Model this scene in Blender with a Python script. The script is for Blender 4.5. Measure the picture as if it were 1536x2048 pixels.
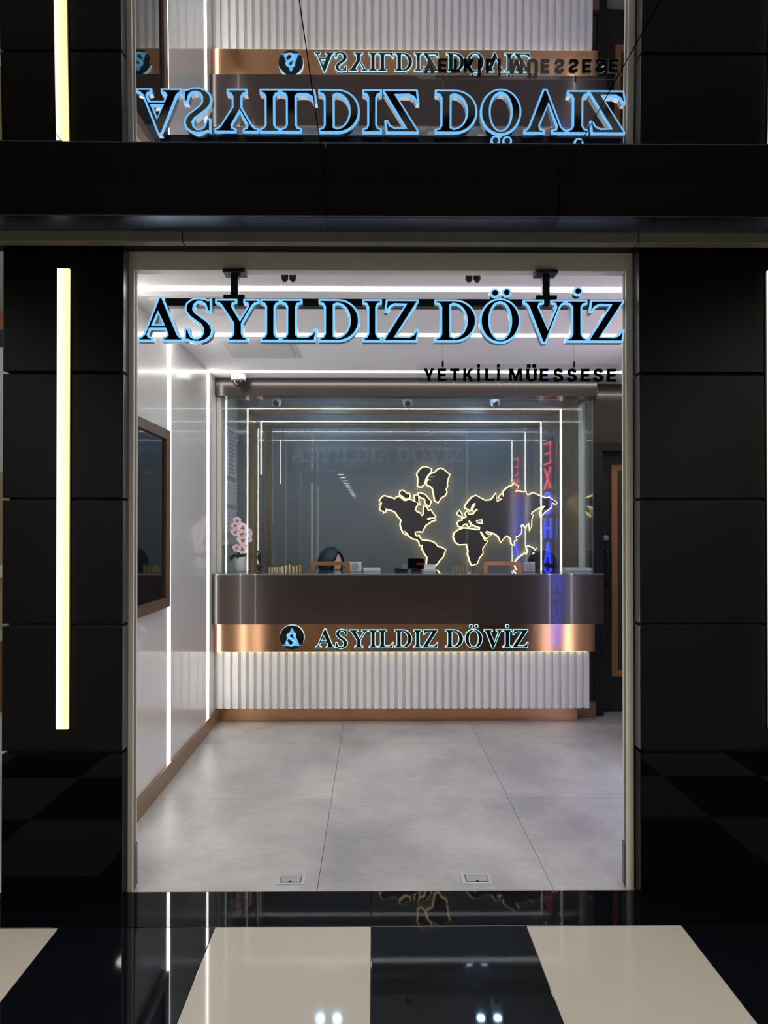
import bpy, bmesh, math, random
from mathutils import Vector, Matrix
from mathutils.geometry import tessellate_polygon
random.seed(7)
scene = bpy.context.scene
COL = scene.collection
for o in list(bpy.data.objects): bpy.data.objects.remove(o)

# ------------------------------------------------------------------ camera, world, exposure
F_PX, PITCH, YAW, SX, SY, CAM_Z = 1369.3, .0066, .0075, -9.8, 24.1, 1.534
cd = bpy.data.cameras.new('camera'); cam = bpy.data.objects.new('camera', cd); COL.objects.link(cam)
cd.sensor_fit = 'AUTO'; cd.sensor_width = 36.0; cd.lens = 36.0 * F_PX / 2048
cd.shift_x = -SX / 2048; cd.shift_y = SY / 2048
cd.clip_start = .02; cd.clip_end = 120
cam.location = (0, 0, CAM_Z); cam.rotation_euler = (math.pi/2 + PITCH, 0, -YAW)
scene.camera = cam
world = bpy.data.worlds.new('world'); scene.world = world; world.use_nodes = True
world.node_tree.nodes['Background'].inputs[0].default_value = (.8, .88, 1, 1)
world.node_tree.nodes['Background'].inputs[1].default_value = .02
vs = scene.view_settings
vs.view_transform = 'Standard'; vs.look = 'None'; vs.gamma = 1; vs.exposure = 0.0; vs.use_curve_mapping = False
scene.cycles.max_bounces = 9; scene.cycles.transparent_max_bounces = 16
LED_L = 14.0          # brightness of the white LED lines in the shop
STRIP_L = 1.25       # brightness of the strip lights on the piers
FILL_W = 20          # base watts of the added, unseen downlights over the passage
BOOTH_L = 110         # brightness of the cool twin spots over the counter

def U(px, py, Y):
    """point of the photograph taken to its real depth Y (metres from the camera)"""
    a = (px - 768 - SX) / F_PX; b = -(py - 1024 - SY) / F_PX
    c, s = math.cos(PITCH), math.sin(PITCH); fy = c - s*b; z = s + c*b
    c, s = math.cos(YAW), math.sin(YAW); x = c*a + s*fy; y = -s*a + c*fy
    t = Y / y
    return x*t, CAM_Z + z*t

# ------------------------------------------------------------------ materials
MATS = {}
def lin(c):
    c = c/255.0
    return c/12.92 if c <= .04045 else ((c+.055)/1.055)**2.4
def rgb(r, g, b): return (lin(r), lin(g), lin(b))
def mat(name, col, rough=.5, metal=0., var=.06, scale=6., bump=0., coat=0., spec=.5, stretch=(1,1,1), rvar=0., bump_scale=None):
    if name in MATS: return MATS[name]
    m = bpy.data.materials.new(name); m.use_nodes = True
    nt = m.node_tree; p = nt.nodes['Principled BSDF']
    tc = nt.nodes.new('ShaderNodeTexCoord'); mp = nt.nodes.new('ShaderNodeMapping'); mp.inputs['Scale'].default_value = stretch
    nt.links.new(tc.outputs['Object'], mp.inputs['Vector'])
    nz = nt.nodes.new('ShaderNodeTexNoise'); nz.inputs['Scale'].default_value = scale; nz.inputs['Detail'].default_value = 5
    nt.links.new(mp.outputs[0], nz.inputs['Vector'])
    mx = nt.nodes.new('ShaderNodeMix'); mx.data_type = 'RGBA'
    mx.inputs[6].default_value = (*[max(0, c*(1-var)) for c in col], 1); mx.inputs[7].default_value = (*[min(1, c*(1+var)) for c in col], 1)
    nt.links.new(nz.outputs[0], mx.inputs[0]); nt.links.new(mx.outputs[2], p.inputs['Base Color'])
    p.inputs['Roughness'].default_value = rough; p.inputs['Metallic'].default_value = metal
    p.inputs['Coat Weight'].default_value = coat; p.inputs['Coat Roughness'].default_value = .03
    p.inputs['Specular IOR Level'].default_value = spec
    if rvar:
        mr = nt.nodes.new('ShaderNodeMapRange'); mr.inputs[3].default_value = max(0, rough-rvar); mr.inputs[4].default_value = rough+rvar
        nt.links.new(nz.outputs[0], mr.inputs[0]); nt.links.new(mr.outputs[0], p.inputs['Roughness'])
    if bump:
        bp = nt.nodes.new('ShaderNodeBump'); bp.inputs['Strength'].default_value = bump; bp.inputs['Distance'].default_value = .01
        src = nz
        if bump_scale:
            src = nt.nodes.new('ShaderNodeTexNoise'); src.inputs['Scale'].default_value = bump_scale; src.inputs['Detail'].default_value = 1
            nt.links.new(mp.outputs[0], src.inputs['Vector'])
        nt.links.new(src.outputs[0], bp.inputs['Height']); nt.links.new(bp.outputs[0], p.inputs['Normal'])
    MATS[name] = m; return m
def emis(name, col, strength, col2=None, axis='X', lo=0, hi=1):
    if name in MATS: return MATS[name]
    m = bpy.data.materials.new(name); m.use_nodes = True; nt = m.node_tree; nt.nodes.clear()
    e = nt.nodes.new('ShaderNodeEmission'); o = nt.nodes.new('ShaderNodeOutputMaterial')
    e.inputs[0].default_value = (*col, 1); e.inputs[1].default_value = strength
    nt.links.new(e.outputs[0], o.inputs[0])
    if col2:
        tc = nt.nodes.new('ShaderNodeTexCoord'); sp = nt.nodes.new('ShaderNodeSeparateXYZ'); nt.links.new(tc.outputs['Generated'], sp.inputs[0])
        mr = nt.nodes.new('ShaderNodeMapRange'); mr.inputs[1].default_value = lo; mr.inputs[2].default_value = hi
        nt.links.new(sp.outputs[axis], mr.inputs[0])
        mx = nt.nodes.new('ShaderNodeMix'); mx.data_type = 'RGBA'; mx.inputs[6].default_value = (*col, 1); mx.inputs[7].default_value = (*col2, 1)
        nt.links.new(mr.outputs[0], mx.inputs[0]); nt.links.new(mx.outputs[2], e.inputs[0])
    MATS[name] = m; return m
def glass(name, tint, refl=.09):
    m = bpy.data.materials.new(name); m.use_nodes = True; nt = m.node_tree; nt.nodes.clear()
    t = nt.nodes.new('ShaderNodeBsdfTransparent'); t.inputs[0].default_value = (*tint, 1)
    g = nt.nodes.new('ShaderNodeBsdfGlossy'); g.inputs['Roughness'].default_value = .004; g.inputs[0].default_value = (.95, 1, .98, 1)
    lw = nt.nodes.new('ShaderNodeLayerWeight'); lw.inputs[0].default_value = .5
    pw = nt.nodes.new('ShaderNodeMath'); pw.operation = 'POWER'; pw.inputs[1].default_value = 5; nt.links.new(lw.outputs['Facing'], pw.inputs[0])
    ml = nt.nodes.new('ShaderNodeMath'); ml.operation = 'MULTIPLY_ADD'; ml.inputs[1].default_value = 1-refl; ml.inputs[2].default_value = refl; ml.use_clamp = True
    nt.links.new(pw.outputs[0], ml.inputs[0])
    mx = nt.nodes.new('ShaderNodeMixShader'); o = nt.nodes.new('ShaderNodeOutputMaterial')
    nt.links.new(ml.outputs[0], mx.inputs[0]); nt.links.new(t.outputs[0], mx.inputs[1]); nt.links.new(g.outputs[0], mx.inputs[2]); nt.links.new(mx.outputs[0], o.inputs[0])
    MATS[name] = m; return m

black_panel = mat('matte black panel', (.0028, .0028, .003), .45, var=.15, spec=.16)
black_gap = mat('black joint', (.002, .002, .002), .8)
granite_blk = mat('polished black granite', (.0025, .003, .0042), .025, var=.4, scale=160, spec=.22)
plinth_m = mat('honed black granite plinth', (.002, .0022, .003), .03, var=.4, scale=160, spec=.1)
tile_blk = mat('polished black tile', (.004, .005, .007), .03, var=.4, scale=120, spec=.6)
tile_crm = mat('polished cream tile', rgb(190, 184, 172), .05, var=.025, scale=40, spec=.5)
mirror = mat('mirror black ceiling panel', (.82, .83, .86), .012, 1., var=.02, bump=.012, bump_scale=1.3)
steel_sign_tint = mat('brushed dark steel', (.18, .24, .42), .28, 1., var=.08, stretch=(1, 8, 8))  # blue of the sign's glow is tinted into the steel's colour
fascia_m = mat('olive grey fascia', rgb(128, 122, 104), .45, 0, var=.1)
champagne = mat('champagne aluminium', rgb(222, 215, 200), .35, .0, var=.03, stretch=(8, 8, .5))
groove_m = mat('grey rubber groove', rgb(112, 110, 98), .6, var=.05)
side_metal = mat('brushed grey metal return', (.2, .2, .23), .3, 1., var=.08, stretch=(8, 8, .5))
wall_white = mat('glossy white lacquer', rgb(214, 214, 210), .18, var=.01, coat=.75)
ceil_white = mat('white ceiling paint', rgb(226, 225, 226), .7, var=.01)
hatch_m = mat('white hatch metal', rgb(200, 199, 200), .45, var=.01)
bronze = mat('bronze skirting', rgb(150, 122, 96), .36, .5, var=.05, stretch=(1, .3, 6))
brown = mat('brown gloss laminate', rgb(66, 57, 53), .18, .35, var=.04, coat=.25)
copper = mat('brushed copper sheet', rgb(206, 156, 118), .14, 1., var=.05, stretch=(2, 2, .4), bump=.06, bump_scale=3)
white_slat = mat('white slat paint', rgb(226, 224, 222), .5, var=.01)
worktop = mat('grey glass worktop', rgb(96, 106, 116), .05, var=.03, coat=.6)
mirror_grey = mat('grey back-painted glass wall', rgb(124, 129, 134), .012, 0., var=.02, bump=.004, bump_scale=1.2, spec=.8)
map_plate = mat('dark mirror acrylic', rgb(104, 100, 102), .10, .3, var=.1, scale=2, bump=.1, bump_scale=2.2)
map_glow = emis('warm map backlight', (1, .79, .40), 2.1)
led_white = emis('white LED diffuser', (1, .97, .92), LED_L)
led_warm = emis('warm under-counter LED', (1, .93, .6), 3.0)
strip_m = emis('pier strip diffuser', (1, .985, .80), STRIP_L, (1, .97, .47), 'X', .25, .75)
sign_blue = emis('blue sign edge', (.19, .56, 1.0), 1.15)
sign_ice = emis('ice blue sign edge', (.45, .84, 1.0), 1.4)
logo_blue = emis('light blue monogram', (.16, .52, 1.0), 1.0)
gloss_blk = mat('gloss black acrylic', (.004, .005, .007), .06, var=.2)
letter_ret = mat('letter return metal', rgb(165, 168, 172), .3, .9, var=.05)
blk = mat('black metal', (.006, .006, .007), .4, var=.2)
navy_rail = mat('black rail', (.008, .010, .016), .35, var=.2)
anth = mat('anthracite door', rgb(40, 43, 47), .42, var=.05)
anth2 = mat('black door frame', rgb(17, 19, 23), .4, var=.05)
oak = mat('oak frame', rgb(176, 118, 76), .45, var=.18, scale=8, stretch=(6, 6, .6))
dark_glass = mat('dark door glass', rgb(58, 64, 60), .05, var=.2, scale=2)
plastic_w = mat('white plastic', rgb(215, 215, 214), .35, var=.02)
dome_m = mat('smoked dome', (.012, .012, .014), .05, var=.1, coat=.5)
screen_m = mat('black glass screen', (.004, .0045, .006), .03, var=.1, coat=.5)
screen_fr = mat('bronze screen frame', rgb(112, 92, 74), .35, .3, var=.08)
steel = mat('satin steel', rgb(200, 202, 204), .3, .3, var=.04)
steel_lid = mat('steel lid', rgb(180, 182, 186), .3, .3, var=.04)
wood_arch = mat('light wood', rgb(176, 120, 78), .5, var=.12, scale=10, stretch=(.6, 6, 6))
wood_arch_d = mat('caramel wood', rgb(128, 88, 44), .5, var=.12, scale=10, stretch=(.6, 6, 6))
coin_m = mat('brass coins', (.60, .48, .27), .28, 1., var=.2, scale=60)
coin_s = mat('pale gold coins', (.64, .58, .42), .3, 1., var=.2, scale=60)
coin_n = mat('nickel coins', (.5, .46, .38), .32, 1., var=.2, scale=60)
paper_m = mat('white paper', rgb(226, 230, 236), .7, var=.03)
pot_m = mat('white ceramic', rgb(228, 226, 220), .3, var=.02)
leaf_m = mat('dark green leaf', rgb(28, 58, 34), .35, var=.3, scale=12)
leaf_l = mat('bright green leaf', rgb(84, 122, 52), .4, var=.25, scale=12)
stem_m = mat('green stem', rgb(70, 92, 48), .5, var=.2)
petal_m = mat('pale pink petal', rgb(246, 222, 228), .6, var=.06, scale=30)
lip_m = mat('crimson orchid lip', rgb(190, 30, 66), .5, var=.2, scale=40)
petal_v = mat('violet white petal', rgb(214, 204, 232), .6, var=.06, scale=30)
skin = mat('skin', rgb(236, 196, 178), .5, var=.05, scale=30)
hijab_m = mat('navy satin scarf', rgb(20, 46, 70), .45, var=.2, scale=14, bump=.15)
under_m = mat('black underscarf', (.006, .006, .008), .6)
cloth_m = mat('black coat cloth', (.012, .013, .018), .8, var=.2, scale=40)
chair_m = mat('black chair upholstery', (.010, .010, .011), .55, var=.2)
clear = glass('clear front glass', (.985, 1, .995), .042)
acrylic = glass('clear acrylic plate', (.95, .965, .97), .04)
glass_edge = mat('green glass edge', rgb(96, 128, 122), .1, var=.2, scale=20)
frame_wt = mat('white certificate frame', rgb(206, 208, 212), .4, var=.03)
neon_red = emis('red neon', (1, .06, .14), 8.0)
neon_blue = emis('blue neon', (.03, .05, 1), 15.0)
spot_cool = emis('cool spot', (.32, .64, 1), BOOTH_L)
down_m = emis('warm white downlight', (1, .95, .86), 14)

def wave_print(name, base, ink, scale):
    m = bpy.data.materials.new(name); m.use_nodes = True; nt = m.node_tree; p = nt.nodes['Principled BSDF']
    tc = nt.nodes.new('ShaderNodeTexCoord'); w = nt.nodes.new('ShaderNodeTexWave'); w.bands_direction = 'Z'
    w.inputs['Scale'].default_value = scale; w.inputs['Distortion'].default_value = .4; w.inputs['Detail Scale'].default_value = 30
    r = nt.nodes.new('ShaderNodeValToRGB'); r.color_ramp.elements[0].position = .72; r.color_ramp.elements[1].position = .8
    r.color_ramp.elements[0].color = (*base, 1); r.color_ramp.elements[1].color = (*ink, 1)
    nt.links.new(tc.outputs['Object'], w.inputs[0]); nt.links.new(w.outputs[1], r.inputs[0]); nt.links.new(r.outputs[0], p.inputs['Base Color'])
    p.inputs['Roughness'].default_value = .3; MATS[name] = m; return m
cert_print = wave_print('printed certificate', rgb(200, 206, 214), rgb(120, 128, 140), 9)

def concrete_tile():
    m = bpy.data.materials.new('grey concrete-look porcelain'); m.use_nodes = True; nt = m.node_tree; p = nt.nodes['Principled BSDF']
    g = nt.nodes.new('ShaderNodeNewGeometry')
    a = nt.nodes.new('ShaderNodeTexNoise'); a.inputs['Scale'].default_value = 1.7; a.inputs['Detail'].default_value = 9; a.inputs['Roughness'].default_value = .62; a.inputs['Distortion'].default_value = .35
    b = nt.nodes.new('ShaderNodeTexNoise'); b.inputs['Scale'].default_value = 14; b.inputs['Detail'].default_value = 8; b.inputs['Roughness'].default_value = .7
    mp = nt.nodes.new('ShaderNodeMapping'); mp.inputs['Scale'].default_value = (1, 2.4, 1)
    nt.links.new(g.outputs['Position'], a.inputs['Vector']); nt.links.new(g.outputs['Position'], mp.inputs[0]); nt.links.new(mp.outputs[0], b.inputs['Vector'])
    ra = nt.nodes.new('ShaderNodeValToRGB'); e = ra.color_ramp.elements
    e[0].position = .33; e[0].color = (*rgb(150, 149, 150), 1); e[1].position = .68; e[1].color = (*rgb(190, 188, 186), 1)
    nt.links.new(a.outputs[0], ra.inputs[0])
    rb = nt.nodes.new('ShaderNodeMapRange'); rb.inputs[1].default_value = .3; rb.inputs[2].default_value = .7; rb.inputs[3].default_value = .88; rb.inputs[4].default_value = 1.1
    nt.links.new(b.outputs[0], rb.inputs[0])
    mx = nt.nodes.new('ShaderNodeVectorMath'); mx.operation = 'SCALE'
    nt.links.new(ra.outputs[0], mx.inputs[0]); nt.links.new(rb.outputs[0], mx.inputs['Scale']); nt.links.new(mx.outputs[0], p.inputs['Base Color'])
    mr = nt.nodes.new('ShaderNodeMapRange'); mr.inputs[3].default_value = .3; mr.inputs[4].default_value = .46
    nt.links.new(b.outputs[0], mr.inputs[0]); nt.links.new(mr.outputs[0], p.inputs['Roughness'])
    MATS['concrete'] = m; return m
concrete = concrete_tile()

# ------------------------------------------------------------------ builders
WL = {}   # world location of every object used as a parent
def tag(o, label=None, cat=None, group=None, kind=None):
    if label: o['label'] = label
    if cat: o['category'] = cat
    if group: o['group'] = group
    if kind: o['kind'] = kind
    return o
def empty(name, loc, label=None, cat=None, group=None, kind=None):
    o = bpy.data.objects.new(name, None); COL.objects.link(o); o.location = loc; o.empty_display_size = .1
    WL[o.name] = Vector(loc); return tag(o, label, cat, group, kind)
def link_mesh(name, me, m, parent=None, loc=None):
    o = bpy.data.objects.new(name, me); COL.objects.link(o)
    if m is not None and not me.materials: me.materials.append(m)
    loc = Vector(loc) if loc is not None else Vector((0, 0, 0))
    if parent is not None:
        o.parent = parent; o.location = loc - WL[parent.name]
    else: o.location = loc
    WL[o.name] = loc
    return o
def build(name, verts, faces, m, parent=None, smooth=False, origin=None):
    """mesh object from world-space vertices, its origin at the base of its bounds"""
    xs = [v[0] for v in verts]; ys = [v[1] for v in verts]; zs = [v[2] for v in verts]
    if origin is None: origin = ((min(xs)+max(xs))/2, (min(ys)+max(ys))/2, min(zs))
    me = bpy.data.meshes.new(name)
    me.from_pydata([(v[0]-origin[0], v[1]-origin[1], v[2]-origin[2]) for v in verts], [], faces)
    bm = bmesh.new(); bm.from_mesh(me); bmesh.ops.recalc_face_normals(bm, faces=bm.faces); bm.to_mesh(me); bm.free()
    if smooth: me.polygons.foreach_set('use_smooth', [True]*len(me.polygons))
    me.update(); return link_mesh(name, me, m, parent, origin)
def box_vf(x0, x1, y0, y1, z0, z1, b=0.):
    if b <= 0:
        v = [(x0,y0,z0),(x1,y0,z0),(x1,y1,z0),(x0,y1,z0),(x0,y0,z1),(x1,y0,z1),(x1,y1,z1),(x0,y1,z1)]
        return v, [(0,3,2,1),(4,5,6,7),(0,1,5,4),(1,2,6,5),(2,3,7,6),(3,0,4,7)]
    bm = bmesh.new(); bmesh.ops.create_cube(bm, size=1)
    for v in bm.verts: v.co = Vector(((x0+x1)/2+v.co.x*(x1-x0), (y0+y1)/2+v.co.y*(y1-y0), (z0+z1)/2+v.co.z*(z1-z0)))
    bmesh.ops.bevel(bm, geom=bm.edges[:], offset=b, segments=2, affect='EDGES', profile=.5)
    bm.verts.index_update(); r = [tuple(v.co) for v in bm.verts], [tuple(v.index for v in f.verts) for f in bm.faces]; bm.free(); return r
def box(name, x0, x1, y0, y1, z0, z1, m, parent=None, b=0.):
    v, f = box_vf(x0, x1, y0, y1, z0, z1, b); return build(name, v, f, m, parent)
def multi(*parts):
    V, F = [], []
    for v, f in parts:
        k = len(V); V += list(v); F += [tuple(i+k for i in q) for q in f]
    return V, F
def lathe_vf(profile, c, n=24, axis='Z'):
    V, F = [], []
    for r, h in profile:
        for i in range(n):
            a = 2*math.pi*i/n; p = (r*math.cos(a), r*math.sin(a), h)
            if axis == 'Y': p = (p[0], p[2], p[1])
            if axis == 'X': p = (p[2], p[0], p[1])
            V.append((c[0]+p[0], c[1]+p[1], c[2]+p[2]))
    for j in range(len(profile)-1):
        for i in range(n):
            F.append((j*n+i, j*n+(i+1) % n, (j+1)*n+(i+1) % n, (j+1)*n+i))
    F.append(tuple(range(n))[::-1]); F.append(tuple((len(profile)-1)*n+i for i in range(n)))
    return V, F
def tube_vf(pts, rad, n=8):
    pts = [Vector(p) for p in pts]; V, F = [], []
    rr = rad if isinstance(rad, (list, tuple)) else [rad]*len(pts)
    up = None
    for i, p in enumerate(pts):
        d = (pts[min(i+1, len(pts)-1)] - pts[max(i-1, 0)]).normalized()
        if up is None: up = Vector((0, 0, 1)) if abs(d.z) < .9 else Vector((1, 0, 0))
        s = d.cross(up).normalized(); up = s.cross(d).normalized()
        for k in range(n):
            a = 2*math.pi*k/n; V.append(tuple(p + (s*math.cos(a)+up*math.sin(a))*rr[i]))
    for i in range(len(pts)-1):
        for k in range(n): F.append((i*n+k, i*n+(k+1) % n, (i+1)*n+(k+1) % n, (i+1)*n+k))
    F.append(tuple(range(n))[::-1]); F.append(tuple((len(pts)-1)*n+k for k in range(n)))
    return V, F
def area2(p): return sum(p[i][0]*p[(i+1) % len(p)][1]-p[(i+1) % len(p)][0]*p[i][1] for i in range(len(p)))
def inset(poly, d):
    """poly is CCW for an outline, CW for a hole: moved towards the solid by d"""
    n = len(poly); out = []
    for i in range(n):
        p0, p1, p2 = Vector(poly[i-1]), Vector(poly[i]), Vector(poly[(i+1) % n])
        a = (p1-p0); b = (p2-p1)
        if a.length < 1e-7 or b.length < 1e-7: out.append(tuple(p1)); continue
        a.normalize(); b.normalize(); na = Vector((-a.y, a.x)); nb = Vector((-b.y, b.x))
        q = na+nb; l = q.length_squared
        if l < .3: q = na*1.0; k = 1
        else: k = 2/l
        k = min(k, 1.7); out.append(tuple(p1 + q*(d*k)))
    return out
def orient(polys):
    r = []
    for i, p in enumerate(polys):
        a = area2(p)
        r.append(list(p) if (a > 0) == (i == 0) else list(p)[::-1])
    return r
def prism_vf(polys, y0, y1, fn):
    """outline + holes in (u, v) made solid between depth y0 and y1; fn(u, v, y) gives the world point"""
    polys = orient(polys); flat = [p for q in polys for p in q]
    tris = tessellate_polygon([[Vector((a, b, 0)) for a, b in q] for q in polys])
    n = len(flat); V = [fn(a, b, y0) for a, b in flat] + [fn(a, b, y1) for a, b in flat]; F = []
    for t in tris: F.append(tuple(t)); F.append(tuple(i+n for i in t[::-1]))
    k = 0
    for q in polys:
        m = len(q)
        for i in range(m): F.append((k+i, k+(i+1) % m, n+k+(i+1) % m, n+k+i))
        k += m
    return V, F
def arc(cx, cy, rx, ry, a0, a1, n=14):
    return [(cx+rx*math.cos(math.radians(a0+(a1-a0)*i/n)), cy+ry*math.sin(math.radians(a0+(a1-a0)*i/n))) for i in range(n+1)]

# ------------------------------------------------------------------ the setting
ZC, ZM = 2.72, 2.843        # ceiling of the shop, mirror ceiling of the passage
XL, XR = -1.25, 1.855       # walls of the shop
YS, YB, YG = 2.907, 6.28, 5.48   # sill, back mirror wall, counter glass
# passage floor: polished checkerboard, 0.6 m tiles
T0, YA, T = -.0113, 2.649, .6
floor = box('floor', -6, 6, -30, YA, -.06, -.012, tile_blk); tag(floor, kind='structure')
tm = {}
for c in (0, 1):
    v, f = box_vf(-T/2+.0008, T/2-.0008, -T/2+.0008, T/2-.0008, -.011, 0, .0012)
    me = bpy.data.meshes.new('tile'); me.from_pydata(v, [], f); me.materials.append(tile_crm if c else tile_blk); tm[c] = me
for i in range(-7, 7):
    for j in range(9):
        if j > 5 and abs(i) > 5: continue
        link_mesh('tile', tm[(i+j) % 2], None, floor, (T0+(i+.5)*T, YA-(j+.5)*T, 0))
for i in range(-4, 4):
    box('border_tile', T0+i*2*T+.001, T0+(i+1)*2*T-.001, YA+.001, YS-.0005, -.012, 0, granite_blk, floor, .0012)
# shop floor: large grey porcelain tiles
fs = box('floor_shop', XL-.05, 2.7, YS, YB+.05, -.06, -.012, mat('dark grout', rgb(88, 86, 84), .9)); tag(fs, kind='structure')
TW, U0, J0 = 1.0046, -.2408, 2.891
for i in range(-1, 3):
    for j in range(4):
        x0, x1 = U0+i*TW, min(U0+(i+1)*TW, 2.69); y0, y1 = max(J0+j*TW, YS+.0005), min(J0+(j+1)*TW, YB+.03)
        if y1-y0 > .02: box('tile', max(x0, XL)+.0012, x1-.0012, y0+.0012, y1-.0012, -.012, 0, concrete, fs)
# walls of the shop
wl = box('wall_left', XL-.08, XL, 2.99, YB+.08, 0, ZC, wall_white); tag(wl, kind='structure')
bl = box('baseboard_left', XL, XL+.015, 2.99, 5.47, 0, .11, bronze, None, .003); tag(bl, kind='structure')
wr = box('wall_right', XR, XR+.08, 3.01, 4.86, 0, ZC, wall_white); tag(wr, kind='structure')
box('return', XR+.08, 2.62, 4.78, 4.86, 0, ZC, wall_white, wr)
wr2 = box('wall_side', 2.62, 2.70, 4.78, 5.95, 0, ZC, wall_white); tag(wr2, kind='structure')
ce = box('ceiling_shop', XL-.08, 2.7, 2.965, YB+.08, ZC, ZC+.08, ceil_white); tag(ce, kind='structure')
for (x0, x1, y0, y1) in ((-.97, -.505, 4.30, 4.74), (-1.19, -.715, 3.47, 3.80)):
    h = box('hatch', x0, x1, y0, y1, ZC-.006, ZC, hatch_m, ce, .002)
    box('hatch_panel', x0+.035, x1-.035, y0+.035, y1-.035, ZC-.011, ZC-.005, hatch_m, h, .002)
wb = box('wall_back', XL, 1.83, YB, YB+.08, 0, ZC, mirror_grey); tag(wb, kind='structure')
pt = box('reflection_rail', U(498, 900, 6.27)[0], 1.73, YB-.012, YB-.001, U(700, 828, 6.27)[1], U(700, 812, 6.27)[1], mat('brown wall reflection', rgb(140, 116, 90), .4, .1), None, .002); tag(pt, kind='structure')  # solid brown strips and ribs stand in for the reflection in the back wall
box('reflection_stile', U(498, 900, 6.27)[0], U(514, 900, 6.27)[0], YB-.012, YB-.001, 0, U(700, 828, 6.27)[1], MATS['brown wall reflection'], pt, .002)
for k in range(4):
    xa = U(529+4.2*k, 900, 6.27)[0]; za = U(700, 841+3.6*k, 6.27)[1]
    box('reflection_rib', xa, xa+.010, YB-.009, YB-.001, 0, za, MATS['brown wall reflection'], pt); box('reflection_rib', xa, 1.73, YB-.009, YB-.001, za-.008, za, MATS['brown wall reflection'], pt)
# back right: gloss brown wall with the staff door
YD = 5.60
wd = box('wall_door', 1.80, 2.62, YD, YD+.08, 2.245, ZC, brown); tag(wd, kind='structure')
box('wall_strip', 1.765, 1.80, YD, YD+.08, .12, ZC, brown, wd); box('wall_panel', 2.60, 2.62, YD, YD+.08, 0, 2.245, brown, wd)
d = empty('door_1', (2.2, YD+.03, 0)); tag(d, 'anthracite staff door with oak framed glass panel right of the counter', 'door', kind='structure')
box('door_frame', 1.80, 1.872, YD-.02, YD+.10, 0, 2.245, anth2, d, .003); box('door_frame', 2.52, 2.60, YD-.02, YD+.10, 0, 2.245, anth2, d, .003)
box('door_frame', 1.872, 2.52, YD-.02, YD+.10, 2.17, 2.245, anth2, d, .003)
leaf = box('door_leaf', 1.874, 2.518, YD+.12, YD+.165, .012, 2.235, anth, d, .003)
a, b = U(1222, 930, YD+.11)[0], U(1222, 930, YD+.11)[1]; z0 = U(1230, 1352, YD+.11)[1]
for bx_ in ((a, a+.05, z0, b), (2.40, 2.45, z0, b), (a+.05, 2.40, z0, z0+.05), (a+.05, 2.40, b-.05, b)):
    box('glass_frame', bx_[0], bx_[1], YD+.095, YD+.122, bx_[2], bx_[3], oak, leaf, .003)
box('door_glass', a+.05, 2.40, YD+.108, YD+.118, z0+.05, b-.05, dark_glass, leaf)
hx = U(1214, 1140, YD+.08)[0]
v, f = multi(tube_vf([(hx, YD+.12, 1.34), (hx, YD+.065, 1.34), (hx, YD+.06, 1.33), (hx, YD+.06, 1.08), (hx, YD+.065, 1.07), (hx, YD+.12, 1.07)], .013))
build('door_handle', v, f, blk, leaf)
for z in (1.455, .95):
    v, f = lathe_vf([(.024, .02), (.024, -.012), (.014, -.018), (.012, -.028)], (hx-.005, YD+.10, z), 16, 'Y'); build('lock', v, f, steel_lid if z > 1 else blk, leaf)
br = box('baseboard_right', 1.60, 1.80, 5.555, 5.60, 0, .125, bronze, None, .003); tag(br, kind='structure')

# shop front: black clad piers with strip lights
def pier(name, x0, x1):
    p = box(name, x0+.02, x1-.02, 2.862, 3.01, 0, 2.72, black_gap); tag(p, kind='structure')
    zs = [.609, 1.135, 1.656, 2.181, 2.707]
    for a, b in zip(zs, zs[1:]):
        q = box('panel', x0, x1, 2.844, 2.87, a+.006, b-.006, black_panel, p, .002)
        for xs in ((x0, x0+.004), (x1-.004, x1)): box('panel_return', xs[0]-.0005, xs[1]+.0005, 2.8445, 2.965, a+.006, b-.006, side_metal, p, .001)
    box('plinth', x0, x1, 2.844, 2.965, 0, .603, plinth_m, p, .002)
    return p
pier('wall_front_left', -1.537, -1.0395); pier('wall_front_right', 1.1072, 2.25)
def strip_light(xc, label):
    t = empty('strip_light', (xc, 2.84, .708), label, 'light', 'strip lights on the black piers')
    box('housing', xc-.0285, xc+.0285, 2.838, 2.8435, .705, 2.611, blk, t)
    box('diffuser', xc-.0255, xc+.0255, 2.826, 2.838, .708, 2.608, strip_m, t, .003)
strip_light(U(125.5, 1000, 2.83)[0], 'tall pale yellow strip light on the narrow black pier at left')
strip_light(1.662, 'tall pale yellow strip light on the wide black pier at right edge')
# door frame of the shop
fr = empty('trim_1', (0, 2.93, 0)); tag(fr, kind='structure')
for s, x0, x1 in ((1, -1.042, -1.019), (-1, 1.0755, 1.1045)):
    box('jamb', x0, x1, YS, 2.96, 0, 2.632, champagne, fr, .002)
    xi = x1 if s > 0 else x0
    box('groove', min(xi, xi+s*.0012), max(xi, xi+s*.0012), YS+.012, YS+.036, 0, 2.632, groove_m, fr)
    box('door_guide', min(xi, xi+s*.004), max(xi, xi+s*.004), 2.93, 2.957, .01, .19, side_metal, fr)
box('header', -1.042, 1.1045, YS, 2.96, 2.632, 2.71, champagne, fr, .002)
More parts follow.
